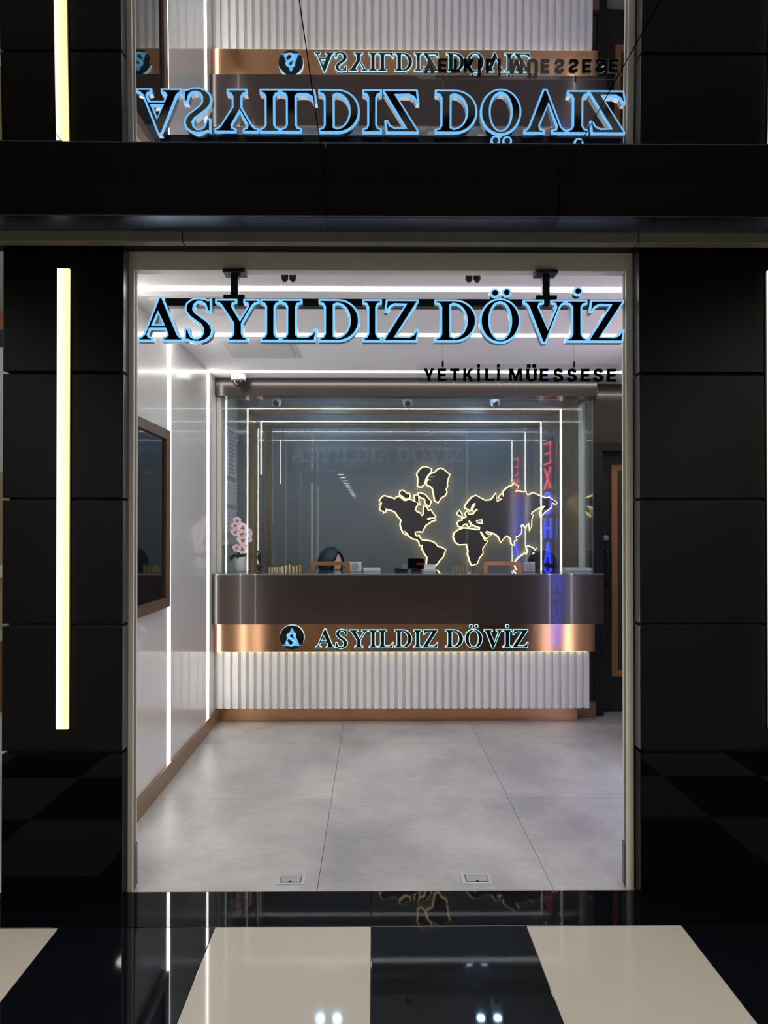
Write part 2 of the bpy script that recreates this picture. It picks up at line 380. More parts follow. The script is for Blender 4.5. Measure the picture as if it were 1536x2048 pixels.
# fascia and bulkhead above the shop front
fa = box('trim_2', -2.4, 2.4, 2.80, 2.90, 2.712, 2.86, black_gap); tag(fa, kind='structure')
for a, b in ((-2.4, -.774), (-.770, 1.070), (1.074, 2.4)): box('fascia_panel', a, b, 2.755, 2.80, 2.690, 2.735, fascia_m, fa, .003)
box('soffit', -2.4, 2.4, 2.80, 2.905, 2.7085, 2.712, black_gap, fa)
bh = box('trim_3', -2.4, 2.4, 2.56, 2.80, 2.75, 2.86, black_gap); tag(bh, kind='structure')
JX = [-2.4, -1.908, -1.043, -.181, .694, 1.56, 2.4]
for a, b in zip(JX, JX[1:]):
    box('bulkhead_panel', a+.0012, b-.0012, 2.546, 2.565, 2.700, 2.845, black_panel, bh, .0015)
    build('soffit_panel', [(a+.001, 2.546, 2.698), (b-.001, 2.546, 2.698), (b-.001, 2.758, 2.731), (a+.001, 2.758, 2.731), (a+.001, 2.546, 2.702), (b-.001, 2.546, 2.702), (b-.001, 2.758, 2.735), (a+.001, 2.758, 2.735)],
          [(0,3,2,1),(4,5,6,7),(0,1,5,4),(1,2,6,5),(2,3,7,6),(3,0,4,7)], steel_sign_tint, bh)
# mirror ceiling of the passage, in long panels with fine open joints
SLOPE = .0235     # the mirror ceiling falls a little towards the passage
def zmir(y): return ZM + SLOPE*(max(y, -.45)-2.85)
cl = box('ceiling', -6, 6, -5.6, 2.56, ZM+.012, ZM+.06, black_gap); tag(cl, kind='structure')
JC = [-3.65, -2.78] + JX[1:-1] + [2.42, 3.29]
for k, (a, b) in enumerate(zip(JC, JC[1:])):
    o = box('mirror_panel', a+.0015, b-.0015, -.45, 2.5455, ZM, ZM+.008, mirror, cl)
    o.rotation_euler = (SLOPE+random.uniform(-.0009, .0009), random.uniform(-.0012, .0012), 0); o.location.z += zmir(1.048)-ZM
    o = box('mirror_panel', a+.0015, b-.0015, -3.45, -.453, zmir(-.45), zmir(-.45)+.008, mirror, cl)
# the passage behind the viewer: side walls, far ceiling, end wall, opposite pier
far = box('ceiling_far', -6, 6, -30, -5.6, 3.2, 3.28, mat('dim far ceiling', rgb(120, 120, 118), .6)); tag(far, kind='structure')
for n, x in (('wall_passage_left', -6.08), ('wall_passage_right', 6)):
    tag(box(n, x, x+.08, -30, 2.9, 0, 3.2, mat('dark shopfront glass', (.03, .033, .036), .2)), kind='structure')
tag(box('wall_end', -6, 6, -30.08, -30, 0, 3.2, mat('dark shopfront glass', (.03, .033, .036), .2)), kind='structure')
op = box('wall_opposite', -1.7, -1.2, -5.5, -5.1, 0, 3.2, black_panel); tag(op, kind='structure')
t = empty('strip_light', (-1.45, -5.09, .708), 'strip light on the opposite pier, mirrored in the counter glass', 'light', 'strip lights on the black piers')
box('diffuser', -1.475, -1.425, -5.095, -5.08, .708, 2.608, strip_m, t)
# next shop to the left: a sliver past the pier
nb = box('wall_neighbour', -3.4, -2.1, 4.5, 4.58, 0, 2.72, mat('pale teal wall', rgb(206, 220, 218), .5)); tag(nb, kind='structure')
for nm, z0, z1, y, m in (('wood_bulkhead', 2.83, 2.95, 4.46, oak), ('cabinet', .9, 1.9, 4.44, mat('beige cabinet', rgb(168, 152, 120), .5)), ('shelf', 1.22, 1.30, 4.40, white_slat), ('base_panel', .35, .8, 4.44, mat('brown base', rgb(112, 80, 56), .5))):
    box(nm, -3.4, -2.1, y, 4.5, z0, min(z1, 2.71) if z0 < 2.7 else z1, m, nb)
fn_ = box('floor_neighbour', -3.6, -1.56, YS, 4.5, -.05, 0, mat('pale tile', rgb(214, 216, 214), .3)); tag(fn_, kind='structure')
cn = box('ceiling_neighbour', -3.6, -1.56, 2.95, 4.58, 2.95, 3.0, ceil_white); tag(cn, kind='structure')
tag(box('added_light', -2.9, -2.2, 3.45, 3.55, 2.90, 2.93, led_white), 'added unseen white light for the neighbouring shop beyond the left pier', 'light')  # unseen light, added to brighten the neighbouring shop

# ------------------------------------------------------------------ lamps
def led_loop(y, label, w=.055):
    t = empty('led_line', (0, y, 0), label, 'light', 'white LED lines around the shop')
    box('wall_diffuser', XL-.001, XL+.003, y-w/2, y+w/2, .112 if y < 5.4 else 1.2, ZC-.002, led_white, t)
    box('ceiling_diffuser', XL+.003, XR-.003 if y < 4.8 else 2.6, y-w/2, y+w/2, ZC-.003, ZC+.001, led_white, t)
    if y < 4.8: box('wall_diffuser', XR-.003, XR+.001, y-w/2, y+w/2, .05, ZC-.002, led_white, t)
led_loop(3.38, 'white LED line across the ceiling just inside the entrance')
led_loop(4.185, 'white LED line up the left wall beside the dark screen and across the ceiling')
led_loop(5.165, 'white LED line up the left wall and across the ceiling nearest the counter', .045)
def downlight(x, y, z, label, group, watts=0, w=.11):
    t = empty('downlight', (x, y, z), label, 'light', group)
    v, f = lathe_vf([(w*1.15, .0), (w*1.15, -.008), (w, -.010), (w, .0)], (x, y, z), 20); build('rim', v, f, plastic_w, t)
    v, f = lathe_vf([(w, -.002), (w, -.006)], (x, y, z), 20); build('diffuser', v, f, down_m, t)
    if watts:
        L = bpy.data.lights.new('downlight', 'AREA'); L.shape = 'DISK'; L.size = w*1.8; L.energy = watts; L.color = (1, .95, .87); L.spread = math.radians(165)
        lo = bpy.data.objects.new('lamp', L); COL.objects.link(lo); lo.parent = t; lo.location = (0, 0, -.015)
ORD = 'first second third fourth fifth sixth seventh eighth ninth tenth eleventh twelfth thirteenth'.split()
for k in range(13): downlight(-1.02, -7.3-1.38*k, 3.2, ORD[k]+' downlight from the top in the long row mirrored left of the map', 'far passage downlights')
for k in range(6): downlight(1.85, -9.6-1.38*k, 3.2, ORD[k]+' downlight from the top in the short row mirrored above North America', 'far passage downlights')
for x in (-2.45, 2.45):  # added out of view to brighten the passage floor and door frame
    for y in (1.35, .1, -1.15, -2.4): downlight(x, y, zmir(y), 'added unseen downlight in the mirror ceiling at the %s, %s the viewer' % ('left' if x < 0 else 'right', {1.35: 'in front of', .1: 'beside', -1.15: 'close behind', -2.4: 'far behind'}[y]), 'added overhead fill downlights', FILL_W*{1.35: .6, .1: 1.2, -1.15: 2.6, -2.4: 4.0}[y])
for x in (U(640, 2040, 5.9)[0], U(963, 2040, 5.9)[0]):
    t = empty('twin_spot', (x+.07, 5.93, ZC), 'cool twin spotlight on the ceiling over the %s half of the counter' % ('left' if x < 0 else 'right'), 'light')
    box('plate', x-.05, x+.19, 5.88, 5.98, ZC-.012, ZC, plastic_w, t, .003)
    for dx in (0, .145):
        v, f = lathe_vf([(.04, 0), (.04, -.018), (.034, -.018)], (x+dx, 5.93, ZC-.012), 16); r = build('ring', v, f, steel, t)
        v, f = lathe_vf([(.033, -.0181), (.032, -.022), (.02, -.026)], (x+dx, 5.93, ZC-.012), 16); build('lens', v, f, spot_cool, r)

# ------------------------------------------------------------------ lettering
SERIF = {
 'I': (.47, [[(0,0),(.47,0),(.47,.11),(.39,.13),(.355,.19),(.355,.81),(.39,.87),(.47,.89),(.47,1),(0,1),(0,.89),(.08,.87),(.115,.81),(.115,.19),(.08,.13),(0,.11)]]),
 'L': (.84, [[(0,0),(.79,0),(.84,.32),(.76,.32),(.70,.20),(.60,.14),(.41,.14),(.37,.18),(.37,.81),(.40,.87),(.49,.89),(.49,1),(0,1),(0,.89),(.09,.87),(.125,.81),(.125,.19),(.09,.13),(0,.11)]]),
 'D': (.94, [[(0,0),(.44,0)]+arc(.44,.5,.50,.5,-80,80,22)+[(.44,1),(0,1),(0,.89),(.09,.87),(.125,.81),(.125,.19),(.09,.13),(0,.11)],
             [(.37,.15),(.42,.125)]+arc(.42,.5,.27,.37,-75,75,18)+[(.42,.875),(.37,.85)]]),
 'O': (.93, [arc(.465,.5,.465,.53,0,352,40), arc(.465,.5,.225,.415,0,350,34)]),
 'A': (1.03, [[(0,0),(.35,0),(.35,.10),(.27,.125),(.25,.16),(.295,.28),(.61,.28),(.655,.16),(.63,.125),(.55,.10),(.55,0),(1.03,0),(1.03,.10),(.97,.125),(.92,.18),(.57,1.05),(.47,1.05),(.135,.18),(.07,.12),(0,.10)],
             [(.365,.41),(.56,.41),(.46,.67)]]),
 'V': (.98, [[(0,1),(0,.9),(.06,.88),(.11,.82),(.43,-.03),(.53,-.03),(.86,.82),(.91,.88),(.98,.9),(.98,1),(.63,1),(.63,.9),(.72,.88),(.735,.82),(.56,.33),(.375,.82),(.39,.88),(.48,.9),(.48,1)]]),
 'Y': (1.01, [[(.28,0),(.75,0),(.75,.11),(.67,.13),(.635,.19),(.635,.42),(.87,.83),(.92,.88),(1.01,.9),(1.01,1),(.64,1),(.64,.9),(.72,.88),(.73,.83),(.57,.54),(.41,.83),(.42,.88),(.5,.9),(.5,1),(0,1),(0,.9),(.08,.88),(.13,.83),(.395,.42),(.395,.19),(.36,.13),(.28,.11)]]),
 'Z': (.82, [[(0,0),(.78,0),(.82,.31),(.745,.31),(.68,.19),(.58,.14),(.31,.14),(.81,.94),(.81,1),(.07,1),(.035,.69),(.11,.69),(.175,.81),(.27,.86),(.49,.86),(0,.06)]]),
 'S': (.70, [[(.535,.68),(.655,.68),(.655,1.01),(.57,.985),(.50,1.01),(.40,1.03),(.30,1.03),(.18,.99),(.08,.91),(.04,.79),(.06,.68),(.14,.57),(.27,.47),(.39,.38),(.44,.30),(.44,.20),(.40,.13),(.34,.10),(.26,.10),(.20,.14),(.165,.22),(.15,.32),(.03,.32),(.03,0),(.11,.02),(.19,-.01),(.28,-.03),(.40,-.03),(.54,.02),(.65,.12),(.69,.25),(.66,.38),(.57,.49),(.42,.60),(.30,.69),(.26,.76),(.28,.85),(.34,.905),(.42,.905),(.485,.86),(.52,.78)]]),
}
BLOCK = {
 'E': (.68, [[(0,0),(.68,0),(.68,.19),(.23,.19),(.23,.41),(.62,.41),(.62,.59),(.23,.59),(.23,.81),(.67,.81),(.67,1),(0,1)]]),
 'T': (.70, [[(.235,0),(.465,0),(.465,.81),(.7,.81),(.7,1),(0,1),(0,.81),(.235,.81)]]),
 'L': (.64, [[(0,0),(.64,0),(.64,.19),(.23,.19),(.23,1),(0,1)]]),
 'I': (.23, [[(0,0),(.23,0),(.23,1),(0,1)]]),
 'Y': (.78, [[(.275,0),(.505,0),(.505,.38),(.78,1),(.53,1),(.39,.62),(.25,1),(0,1),(.275,.38)]]),
 'K': (.82, [[(0,0),(.23,0),(.23,.3),(.33,.42),(.55,0),(.82,0),(.49,.6),(.8,1),(.52,1),(.23,.6),(.23,1),(0,1)]]),
 'M': (1.02, [[(0,0),(.21,0),(.21,.66),(.42,0),(.6,0),(.81,.66),(.81,0),(1.02,0),(1.02,1),(.72,1),(.51,.35),(.3,1),(0,1)]]),
 'U': (.76, [[(0,1)]+arc(.38,.33,.38,.35,180,360,14)+[(.76,1),(.53,1)]+arc(.38,.33,.15,.16,360,180,10)+[(.23,1)]]),
 'S': (.76, [[(.02,.30),(.05,.12),(.18,.0),(.38,-.02),(.6,.02),(.73,.15),(.74,.33),(.66,.48),(.5,.56),(.32,.62),(.27,.70),(.30,.79),(.39,.82),(.47,.79),(.5,.70),(.71,.72),(.67,.9),(.55,1.0),(.37,1.02),(.17,.98),(.05,.85),(.05,.68),(.13,.55),(.27,.47),(.45,.41),(.51,.33),(.48,.22),(.38,.17),(.28,.20),(.24,.31)]]),
}
def channel_letter(root, ch, x0, x1, zb, zt, yf, depth, lit, ins, dots=()):
    """lit letter: metal return behind, glowing border, black face just proud of it"""
    w, polys = SERIF[ch]; sx = (x1-x0)/w; sz = zt-zb
    P = orient([[(x0+u*sx, zb+v*sz) for u, v in q] for q in polys])
    shapes = [P] + [orient([arc(cx, cz, r, r, 0, 345, 23)]) for cx, cz, r in dots]
    fn = lambda u, v, y: (u, y, v)
    base = None
    v, f = multi(*[prism_vf(s, yf+.008, yf+depth, fn) for s in shapes]); base = build('letter', v, f, letter_ret, root)
    v, f = multi(*[prism_vf(s, yf, yf+.0078, fn) for s in shapes]); build('lit_border', v, f, lit, base)
    v, f = multi(*[prism_vf([inset(q, ins) for q in s], yf-.003, yf+.001, fn) for s in shapes]); build('face', v, f, gloss_blk, base)
    return base
NAME = 'ASYILDIZ DOVIZ'
def name_sign(root, ext, zb, zt, yf, depth, lit, ins, dotO, dotI):
    k = 0
    for ch in NAME:
        if ch == ' ': continue
        dots = dotO if ch == 'O' else (dotI if (ch == 'I' and k == 11) else ())
        channel_letter(root, ch, ext[k][0], ext[k][1], zb, zt, yf, depth, lit, ins, dots); k += 1
YF = 2.868
px = [(275.4,366.5),(365.5,427.5),(430,519),(520.5,561),(561.5,635.5),(637,720),(725,764),(765.5,838.5),(869,954),(959,1041.5),(1046,1132),(1132,1175),(1174.5,1249.5)]
ext = [(U(a, 640, YF)[0], U(b, 640, YF)[0]) for a, b in px]
zb, zt = U(768, 684, YF)[1], U(768, 598.5, YF)[1]
dO = [(*U(990, 586, YF), .0205), (*U(1013.5, 585, YF), .0205)]; dI = [(*U(1156, 582.5, YF), .0205)]
sg = empty('shop_sign', (0, 2.9, zb), 'black serif shop sign letters with glowing blue edges, hung across the entrance', 'sign')
name_sign(sg, ext, zb, zt, YF, .035, sign_blue, .0085, dO, dI)
ra, rb = U(324, 599, 2.935), U(1241, 619, 2.935)
box('rail', ra[0], rb[0], 2.912, 2.955, rb[1]+.004, ra[1]-.002, navy_rail, sg, .002)
for xc in (U(470, 560, 2.92)[0], U(1090.5, 560, 2.92)[0]):
    br_ = box('bracket', xc-.0155, xc+.0155, 2.905, 2.94, ra[1]+.008, 2.625, blk, sg)
    box('top_plate', xc-.046, xc+.046, 2.885, 2.955, 2.617, 2.6315, blk, br_, .002)
    build('foot_plate', *multi(box_vf(xc-.045, xc+.045, 2.9, 2.945, ra[1]-.003, ra[1]+.010)), blk, br_)
# second, smaller notice on clear acrylic
YP = 2.925
p0, p1 = U(833, 728, YP), U(1240, 768, YP); r = .02
pl = [(p0[0]+r, p1[1])] + arc(p1[0]-r, p1[1]+r, r, r, -90, 0, 5) + arc(p1[0]-r, p0[1]-r, r, r, 0, 90, 5) + arc(p0[0]+r, p0[1]-r, r, r, 90, 180, 5) + arc(p0[0]+r, p1[1]+r, r, r, 180, 270, 5)
ns = empty('hanging_notice', ((p0[0]+p1[0])/2, YP, p1[1]), 'clear acrylic plate with bold black capitals hung on two wires below the shop sign', 'sign')
v, f = prism_vf([pl], YP-.003, YP+.003, lambda u, v, y: (u, y, v)); build('plate', v, f, acrylic, ns)
cw = [('Y',230,291),('E',310,361),('T',383,437),('K',459,518),('I',540,556),('L',585,637),('I',655,671),('M',725,800),('U',824,886),('E',902,952),('S',980,1040),('S',1060,1119),('E',1140,1192),('S',1212,1273),('E',1291,1346)]
zb2, zt2 = U(1000, 480+826/2.909, YP)[1], U(1000, 480+752/2.909, YP)[1]; hh = zt2-zb2
for i, (ch, a, b) in enumerate(cw):
    x0, x1 = U(768+a/2.909, 750, YP)[0], U(768+b/2.909, 750, YP)[0]; w, polys = BLOCK[ch]
    S = [[[(x0+u*(x1-x0)/w, zb2+v*hh) for u, v in q] for q in polys]]
    if ch == 'I' : S.append([[(x0, zt2+.10*hh), (x1, zt2+.10*hh), (x1, zt2+.34*hh), (x0, zt2+.34*hh)]])
    if ch == 'U':
        m_ = (x0+x1)/2
        for e in (-1, 1): S.append([[(m_+e*.0115-.008, zt2+.10*hh), (m_+e*.0115+.008, zt2+.10*hh), (m_+e*.0115+.008, zt2+.34*hh), (m_+e*.0115-.008, zt2+.34*hh)]])
    v, f = multi(*[prism_vf(s, YP-.013, YP-.0032, lambda u, v, y: (u, y, v)) for s in S]); build('letter', v, f, gloss_blk, ns)
for pxw in (885.5, 1148):
    x = U(pxw, 700, YP)[0]
    v, f = tube_vf([(x, YP, U(0, 722, YP)[1]), (x, YP+.005, 2.49)], .0009, 6); w_ = build('wire', v, f, steel, ns)
    v, f = lathe_vf([(.0045, U(0, 733, YP)[1]), (.005, U(0, 727, YP)[1]), (.005, U(0, 721, YP)[1])], (x, YP, 0), 10); build('clip', v, f, blk, w_)

# ------------------------------------------------------------------ counter
CT = 1.183
ctr = empty('counter', (.26, 5.5, 0), 'long brown exchange counter with copper band and white slatted front', 'counter')
box('front_panel', XL+.002, 1.783, 5.30, 5.42, .794, CT-.012, brown, ctr, .002)
box('side_panel', 1.765, 1.783, 5.42, 5.59, .794, CT-.012, brown, ctr)
box('worktop', XL+.002, 1.783, 5.301, 5.78, CT-.012, CT, worktop, ctr, .002)
box('inner_desk', XL+.002, 1.74, 5.42, 5.86, .735, .765, brown, ctr)
box('copper_band', XL+.002, 1.729, 5.35, 5.42, .572, .794, copper, ctr, .002)
bk = box('slat_backing', XL+.002, 1.688, 5.392, 5.44, .123, .572, white_slat, ctr)
sl = bpy.data.meshes.new('slat'); v, f = box_vf(-.0185, .0185, -.011, .011, 0, .444, .002); sl.from_pydata(v, [], f); sl.materials.append(white_slat)
pitch = .0612; n = int((1.692-(-1.235))/pitch)
for i in range(n+1):
    link_mesh('slat', sl, None, bk, (1.6725-i*pitch, 5.381, .124))
box('underlight', XL+.03, 1.67, 5.353, 5.368, .5706, .5719, led_warm, ctr)
box('plinth', XL+.002, 1.625, 5.465, 5.60, 0, .123, copper, ctr, .002)
# lettering on the copper band
YC = 5.335
x0, x1 = U(630, 1275, YC)[0], U(1057, 1275, YC)[0]; s = (x1-x0)/(ext[-1][1]-ext[0][0])
ext2 = [(x0+(a-ext[0][0])*s, x0+(b-ext[0][0])*s) for a, b in ext]
zb3, zt3 = U(800, 1296.5, YC)[1], U(800, 1259, YC)[1]
dotz = U(800, 1252.5, YC)[1]; oc = (ext2[9][0]+ext2[9][1])/2; ic = (ext2[11][0]+ext2[11][1])/2
cs = empty('counter_sign', ((x0+x1)/2, YC, zb3), 'ice blue edged serif letters on the copper band of the counter', 'sign')
name_sign(cs, ext2, zb3, zt3, YC, .013, sign_ice, .0048, [(oc-.021, dotz, .0155), (oc+.021, dotz, .0155)], [(ic, dotz, .0155)])
lx, lz = U(584, 1274.5, YC); R = .0945
lg = empty('logo_disc', (lx, YC, lz-R), 'round black disc with light blue monogram on the copper band', 'sign')
v, f = lathe_vf([(R, .0145), (R, -.006), (R-.004, -.010)], (lx, YC, lz), 48, 'Y'); build('disc', v, f, gloss_blk, lg)
outer = arc(lx, lz, R+.002, R+.002, -20, 165, 40); inner = arc(lx-.003, lz-.005, R, R, 165, -20, 40)
v, f = prism_vf([outer+inner], YC-.006, YC+.012, lambda u, v, y: (u, y, v)); build('lit_rim', v, f, sign_ice, lg)
def mono(ch, x, w, z, h, y):
    ww, polys = SERIF[ch]; P = [[(x+u*w/ww, z+v*h) for u, v in q] for q in polys]
    return prism_vf(P, y-.004, y, lambda u, v, yy: (u, yy, v))
def lg_poly(pts): return prism_vf([[(lx-.072+u*.142, lz-.064+v_*.128) for u, v_ in pts]], YC-.014, YC-.010, lambda u, v, yy: (u, yy, v))
v, f = multi(lg_poly([(.09, .02), (.16, .02), (.54, .98), (.50, 1.05), (.47, 1.02)]), lg_poly([(.74, .02), (.93, .02), (.55, 1.05), (.49, 1.05), (.47, .96)]), lg_poly([(0, 0), (.30, 0), (.30, .045), (0, .045)]), lg_poly([(.62, 0), (1, 0), (1, .045), (.62, .045)]))
build('monogram_a', v, f, logo_blue, lg)
v, f = mono('S', lx-.046, .084, lz-.064, .100, YC-.0142); build('monogram_s', v, f, emis('pale blue monogram', (.24, .64, 1.0), 1.0), lg)
# header beam and glass screen over the counter
bm_ = empty('counter_screen', (.25, 5.45, CT), 'glass screen under a gloss brown beam over the counter', 'screen')
box('beam', XL+.002, 1.763, 5.385, 5.50, 2.577, ZC-.001, brown, bm_, .002)
box('beam_return', 1.735, 1.80, 5.50, 5.80, 2.577, ZC-.001, brown, bm_, .002)
box('wall_post', XL+.002, -1.215, 5.44, 5.50, CT, 2.577, mat('cream post', rgb(200, 196, 182), .4), bm_, .002)
box('front_glass', -1.214, 1.757, YG-.004, YG+.004, CT+.001, 2.577, clear, bm_)
gl = box('side_glass', 1.749, 1.757, YG+.006, 5.69, CT+.001, 2.577, clear, bm_)
box('glass_edge', 1.757, 1.7585, YG-.004, YG+.012, CT+.001, 2.577, glass_edge, bm_)
box('white_post', 1.735, 1.762, 5.69, 5.80, CT, 2.577, plastic_w, bm_, .002)
wbr = box('wall_booth_right', 1.735, 1.80, 5.80, YB, 0, ZC-.001, mat('bronze post', rgb(120, 100, 78), .35, .4), None, .002); tag(wbr, kind='structure')
box('lower_post', 1.735, 1.762, 5.69, 5.80, 0, CT-.001, brown, wbr)

# ------------------------------------------------------------------ backlit world map on the mirror wall
YW = YB-.045
def zmA(p): return [U(740+x/7.68, 920+y/7.68, YW) for x, y in p]
def zmB(p): return [U(900+x/6.678, 950+y/6.678, YW) for x, y in p]
land = [
 ('americas', zmA([(150,625),(185,580),(215,555),(255,565),(300,578),(345,590),(380,605),(410,575),(445,568),(480,595),(525,630),(560,628),(600,605),(640,622),(690,642),(725,655),(735,680),(700,720),(690,765),(715,800),(760,815),(800,865),(825,835),(830,770),(832,705),(870,735),(890,785),(930,770),(960,820),(1005,870),(985,885),(920,885),(870,900),(890,928),(940,905),(975,898),(1010,925),(940,937),(895,970),(850,1000),(830,1040),(800,1100),(765,1092),(690,1100),(685,1140),(718,1180),(755,1165),(762,1195),(795,1238),(835,1240),(880,1245),(940,1255),(1000,1285),(1030,1325),(1045,1340),(1090,1345),(1155,1380),(1140,1420),(1115,1490),(1070,1530),(1040,1580),(985,1630),(955,1680),(940,1740),(925,1780),(905,1770),(880,1690),(872,1620),(885,1490),(850,1450),(810,1370),(800,1335),(815,1300),(770,1310),(755,1250),(720,1215),(660,1205),(610,1170),(560,1110),(527,1082),(552,1150),(520,1120),(490,1060),(470,990),(485,920),(430,860),(395,800),(330,765),(280,757),(250,772),(265,737),(240,747),(235,795),(205,815),(220,787),(165,770),(155,730),(185,690),(145,675),(190,662)]), []),
 ('baffin', zmA([(745,508),(800,520),(850,540),(890,590),(935,640),(912,700),(880,690),(852,660),(850,610),(825,580),(790,575),(752,548)]), []),
 ('arctic_isle', zmA([(465,482),(500,470),(540,500),(580,530),(603,508),(615,560),(585,590),(545,590),(490,545),(460,530)]), []),
 ('arctic_isle', zmA([(685,545),(738,540),(744,600),(742,640),(775,685),(740,660),(695,632)]), []),
 ('ellesmere', zmA([(725,215),(760,160),(800,120),(860,108),(940,140),(930,180),(880,240),(850,290),(830,370),(790,410),(735,395),(745,330),(740,270)]), []),
 ('greenland', zmA([(870,350),(900,300),(890,265),(930,220),(1000,195),(1040,150),(1090,130),(1140,160),(1190,205),(1220,225),(1195,280),(1180,350),(1185,400),(1160,450),(1175,495),(1150,540),(1085,580),(1045,650),(1000,620),(985,530),(965,430),(930,400),(885,385)]), []),
 ('old_world', zmB([(115,680),(105,640),(125,615),(170,610),(165,585),(200,575),(225,560),(205,520),(225,490),(250,530),(310,530),(335,495),(375,460),(340,450),(325,480),(300,470),(320,430),(345,380),(325,375),(290,400),(280,440),(265,480),(245,450),(205,440),(205,410),(250,350),(300,295),(350,280),(440,330),(470,345),(540,340),(575,310),(615,240),(625,358),(700,325),(650,300),(690,255),(712,295),(715,225),(770,170),(840,140),(855,110),(868,135),(915,150),(865,230),(910,215),(975,235),(1015,225),(1030,270),(1080,260),(1110,240),(1190,280),(1270,310),(1330,305),(1425,370),(1415,385),(1360,365),(1355,425),(1300,465),(1265,490),(1215,555),(1210,490),(1272,412),(1215,420),(1150,455),(1090,495),(1080,525),(1108,540),(1085,590),(1085,680),(1065,740),(1060,650),(1045,640),(1020,670),(1015,705),(1000,680),(970,655),(930,685),(955,700),(945,780),(910,810),(870,825),(890,860),(850,880),(855,935),(825,920),(815,850),(790,820),(755,805),(715,840),(680,895),(650,820),(600,780),(540,760),(490,745),(470,765),(500,800),(550,800),(485,845),(455,810),(420,755),(395,755),(430,820),(460,880),(500,885),(430,980),(435,1050),(390,1100),(360,1180),(290,1200),(270,1150),(240,1050),(250,1020),(225,920),(120,925),(75,890),(50,825),(60,780),(110,740),(175,715),(260,720),(330,735),(395,735),(405,700),(350,680),(300,660),(258,602),(245,615),(270,680),(245,690),(235,650),(190,650),(150,690)]),
   [zmB([(345,605),(430,590),(440,655),(400,650),(355,640)])]),
 ('british_isles', zmB([(100,510),(130,475),(150,520),(175,570),(145,545),(115,530)]), []),
 ('australia', zmB([(860,1180),(920,1110),(1000,1050),(1015,1075),(1045,1020),(1020,955),(1060,960),(1110,980),(1130,1010),(1160,985),(1145,1065),(1120,1030),(1100,1040),(1112,1190),(1110,1260),(1000,1290),(900,1270)]), []),
]
wm = empty('world_map', (.9, YW, 1.2), 'dark mirror world map with warm backlit edges on the grey back wall', 'wall decor')
fn = lambda u, v, y: (u, y, v)
def loop_tube(poly, y, r, n=6):
    V, F = [], []; N = len(poly)
    for i in range(N):
        a, b, c = Vector(poly[i-1]), Vector(poly[i]), Vector(poly[(i+1) % N])
        d = ((b-a).normalized()+(c-b).normalized())
        d = d.normalized() if d.length > .2 else (c-b).normalized()
        nn = Vector((-d.y, d.x))
        for k in range(n):
            t_ = 2*math.pi*k/n; q = b+nn*(r*math.cos(t_)); V.append((q.x, y+r*math.sin(t_), q.y))
    for i in range(N):
        j = (i+1) % N
        for k in range(n): F.append((i*n+k, i*n+(k+1) % n, j*n+(k+1) % n, j*n+k))
    return V, F
for nm, o_, hs in land:
    polys = orient([o_]+hs)
    v, f = prism_vf(polys, YW-.004, YW, fn); q = build('landmass', v, f, map_plate, wm)
    q.rotation_euler = (0, 0, 0)
    v, f = multi(*[loop_tube(p, YW+.013, .0115) for p in polys]); build('backlight', v, f, map_glow, q)

# ------------------------------------------------------------------ left wall: screen and certificates
tv = empty('wall_screen', (XL, 3.65, 1.07), 'black display screen in a bronze frame on the left wall', 'screen')
y0, y1, z0, z1 = 3.16, 4.065, 1.073, 2.113
box('screen', XL+.002, XL+.030, y0+.07, y1-.07, z0+.05, z1-.05, screen_m, tv)
for nm, b in (('frame_stile', (y0, y0+.075, z0, z1)), ('frame_stile', (y1-.075, y1, z0, z1)), ('frame_rail', (y0+.075, y1-.075, z0, z0+.058)), ('frame_rail', (y0+.075, y1-.075, z1-.058, z1))):
    box(nm, XL+.001, XL+.045, b[0], b[1], b[2], b[3], screen_fr, tv, .003)
certs = [((5.78, 6.12), (1.98, 2.40), 'large white framed certificate on the booth wall above the smaller frames'),
         ((5.76, 5.92), (1.74, 1.94), 'small white framed certificate in the upper pair, nearer the glass'), ((5.97, 6.13), (1.74, 1.94), 'small white framed certificate in the upper pair, nearer the mirror wall'),
         ((5.76, 5.92), (1.50, 1.70), 'small white framed certificate in the lower pair, nearer the glass'), ((5.97, 6.13), (1.50, 1.70), 'small white framed certificate in the lower pair, nearer the mirror wall')]
for (ya, yb), (za, zb_), lab in certs:
    t = empty('certificate', (XL, (ya+yb)/2, za), lab, 'frame', 'certificates on the booth wall')
    w = .022
    for nm, b in (('frame_stile', (ya, ya+w, za, zb_)), ('frame_stile', (yb-w, yb, za, zb_)), ('frame_rail', (ya+w, yb-w, za, za+w)), ('frame_rail', (ya+w, yb-w, zb_-w, zb_))):
        box(nm, XL+.001, XL+.022, *b, frame_wt, t, .002)
    box('print', XL+.001, XL+.010, ya+w, yb-w, za+w, zb_-w, cert_print, t)
t = box('wall_ledge', XL+.001, XL+.06, 5.6, YB-.01, 1.40, 1.43, wall_white); tag(t, 'thin white ledge below the certificates on the booth wall', 'shelf')

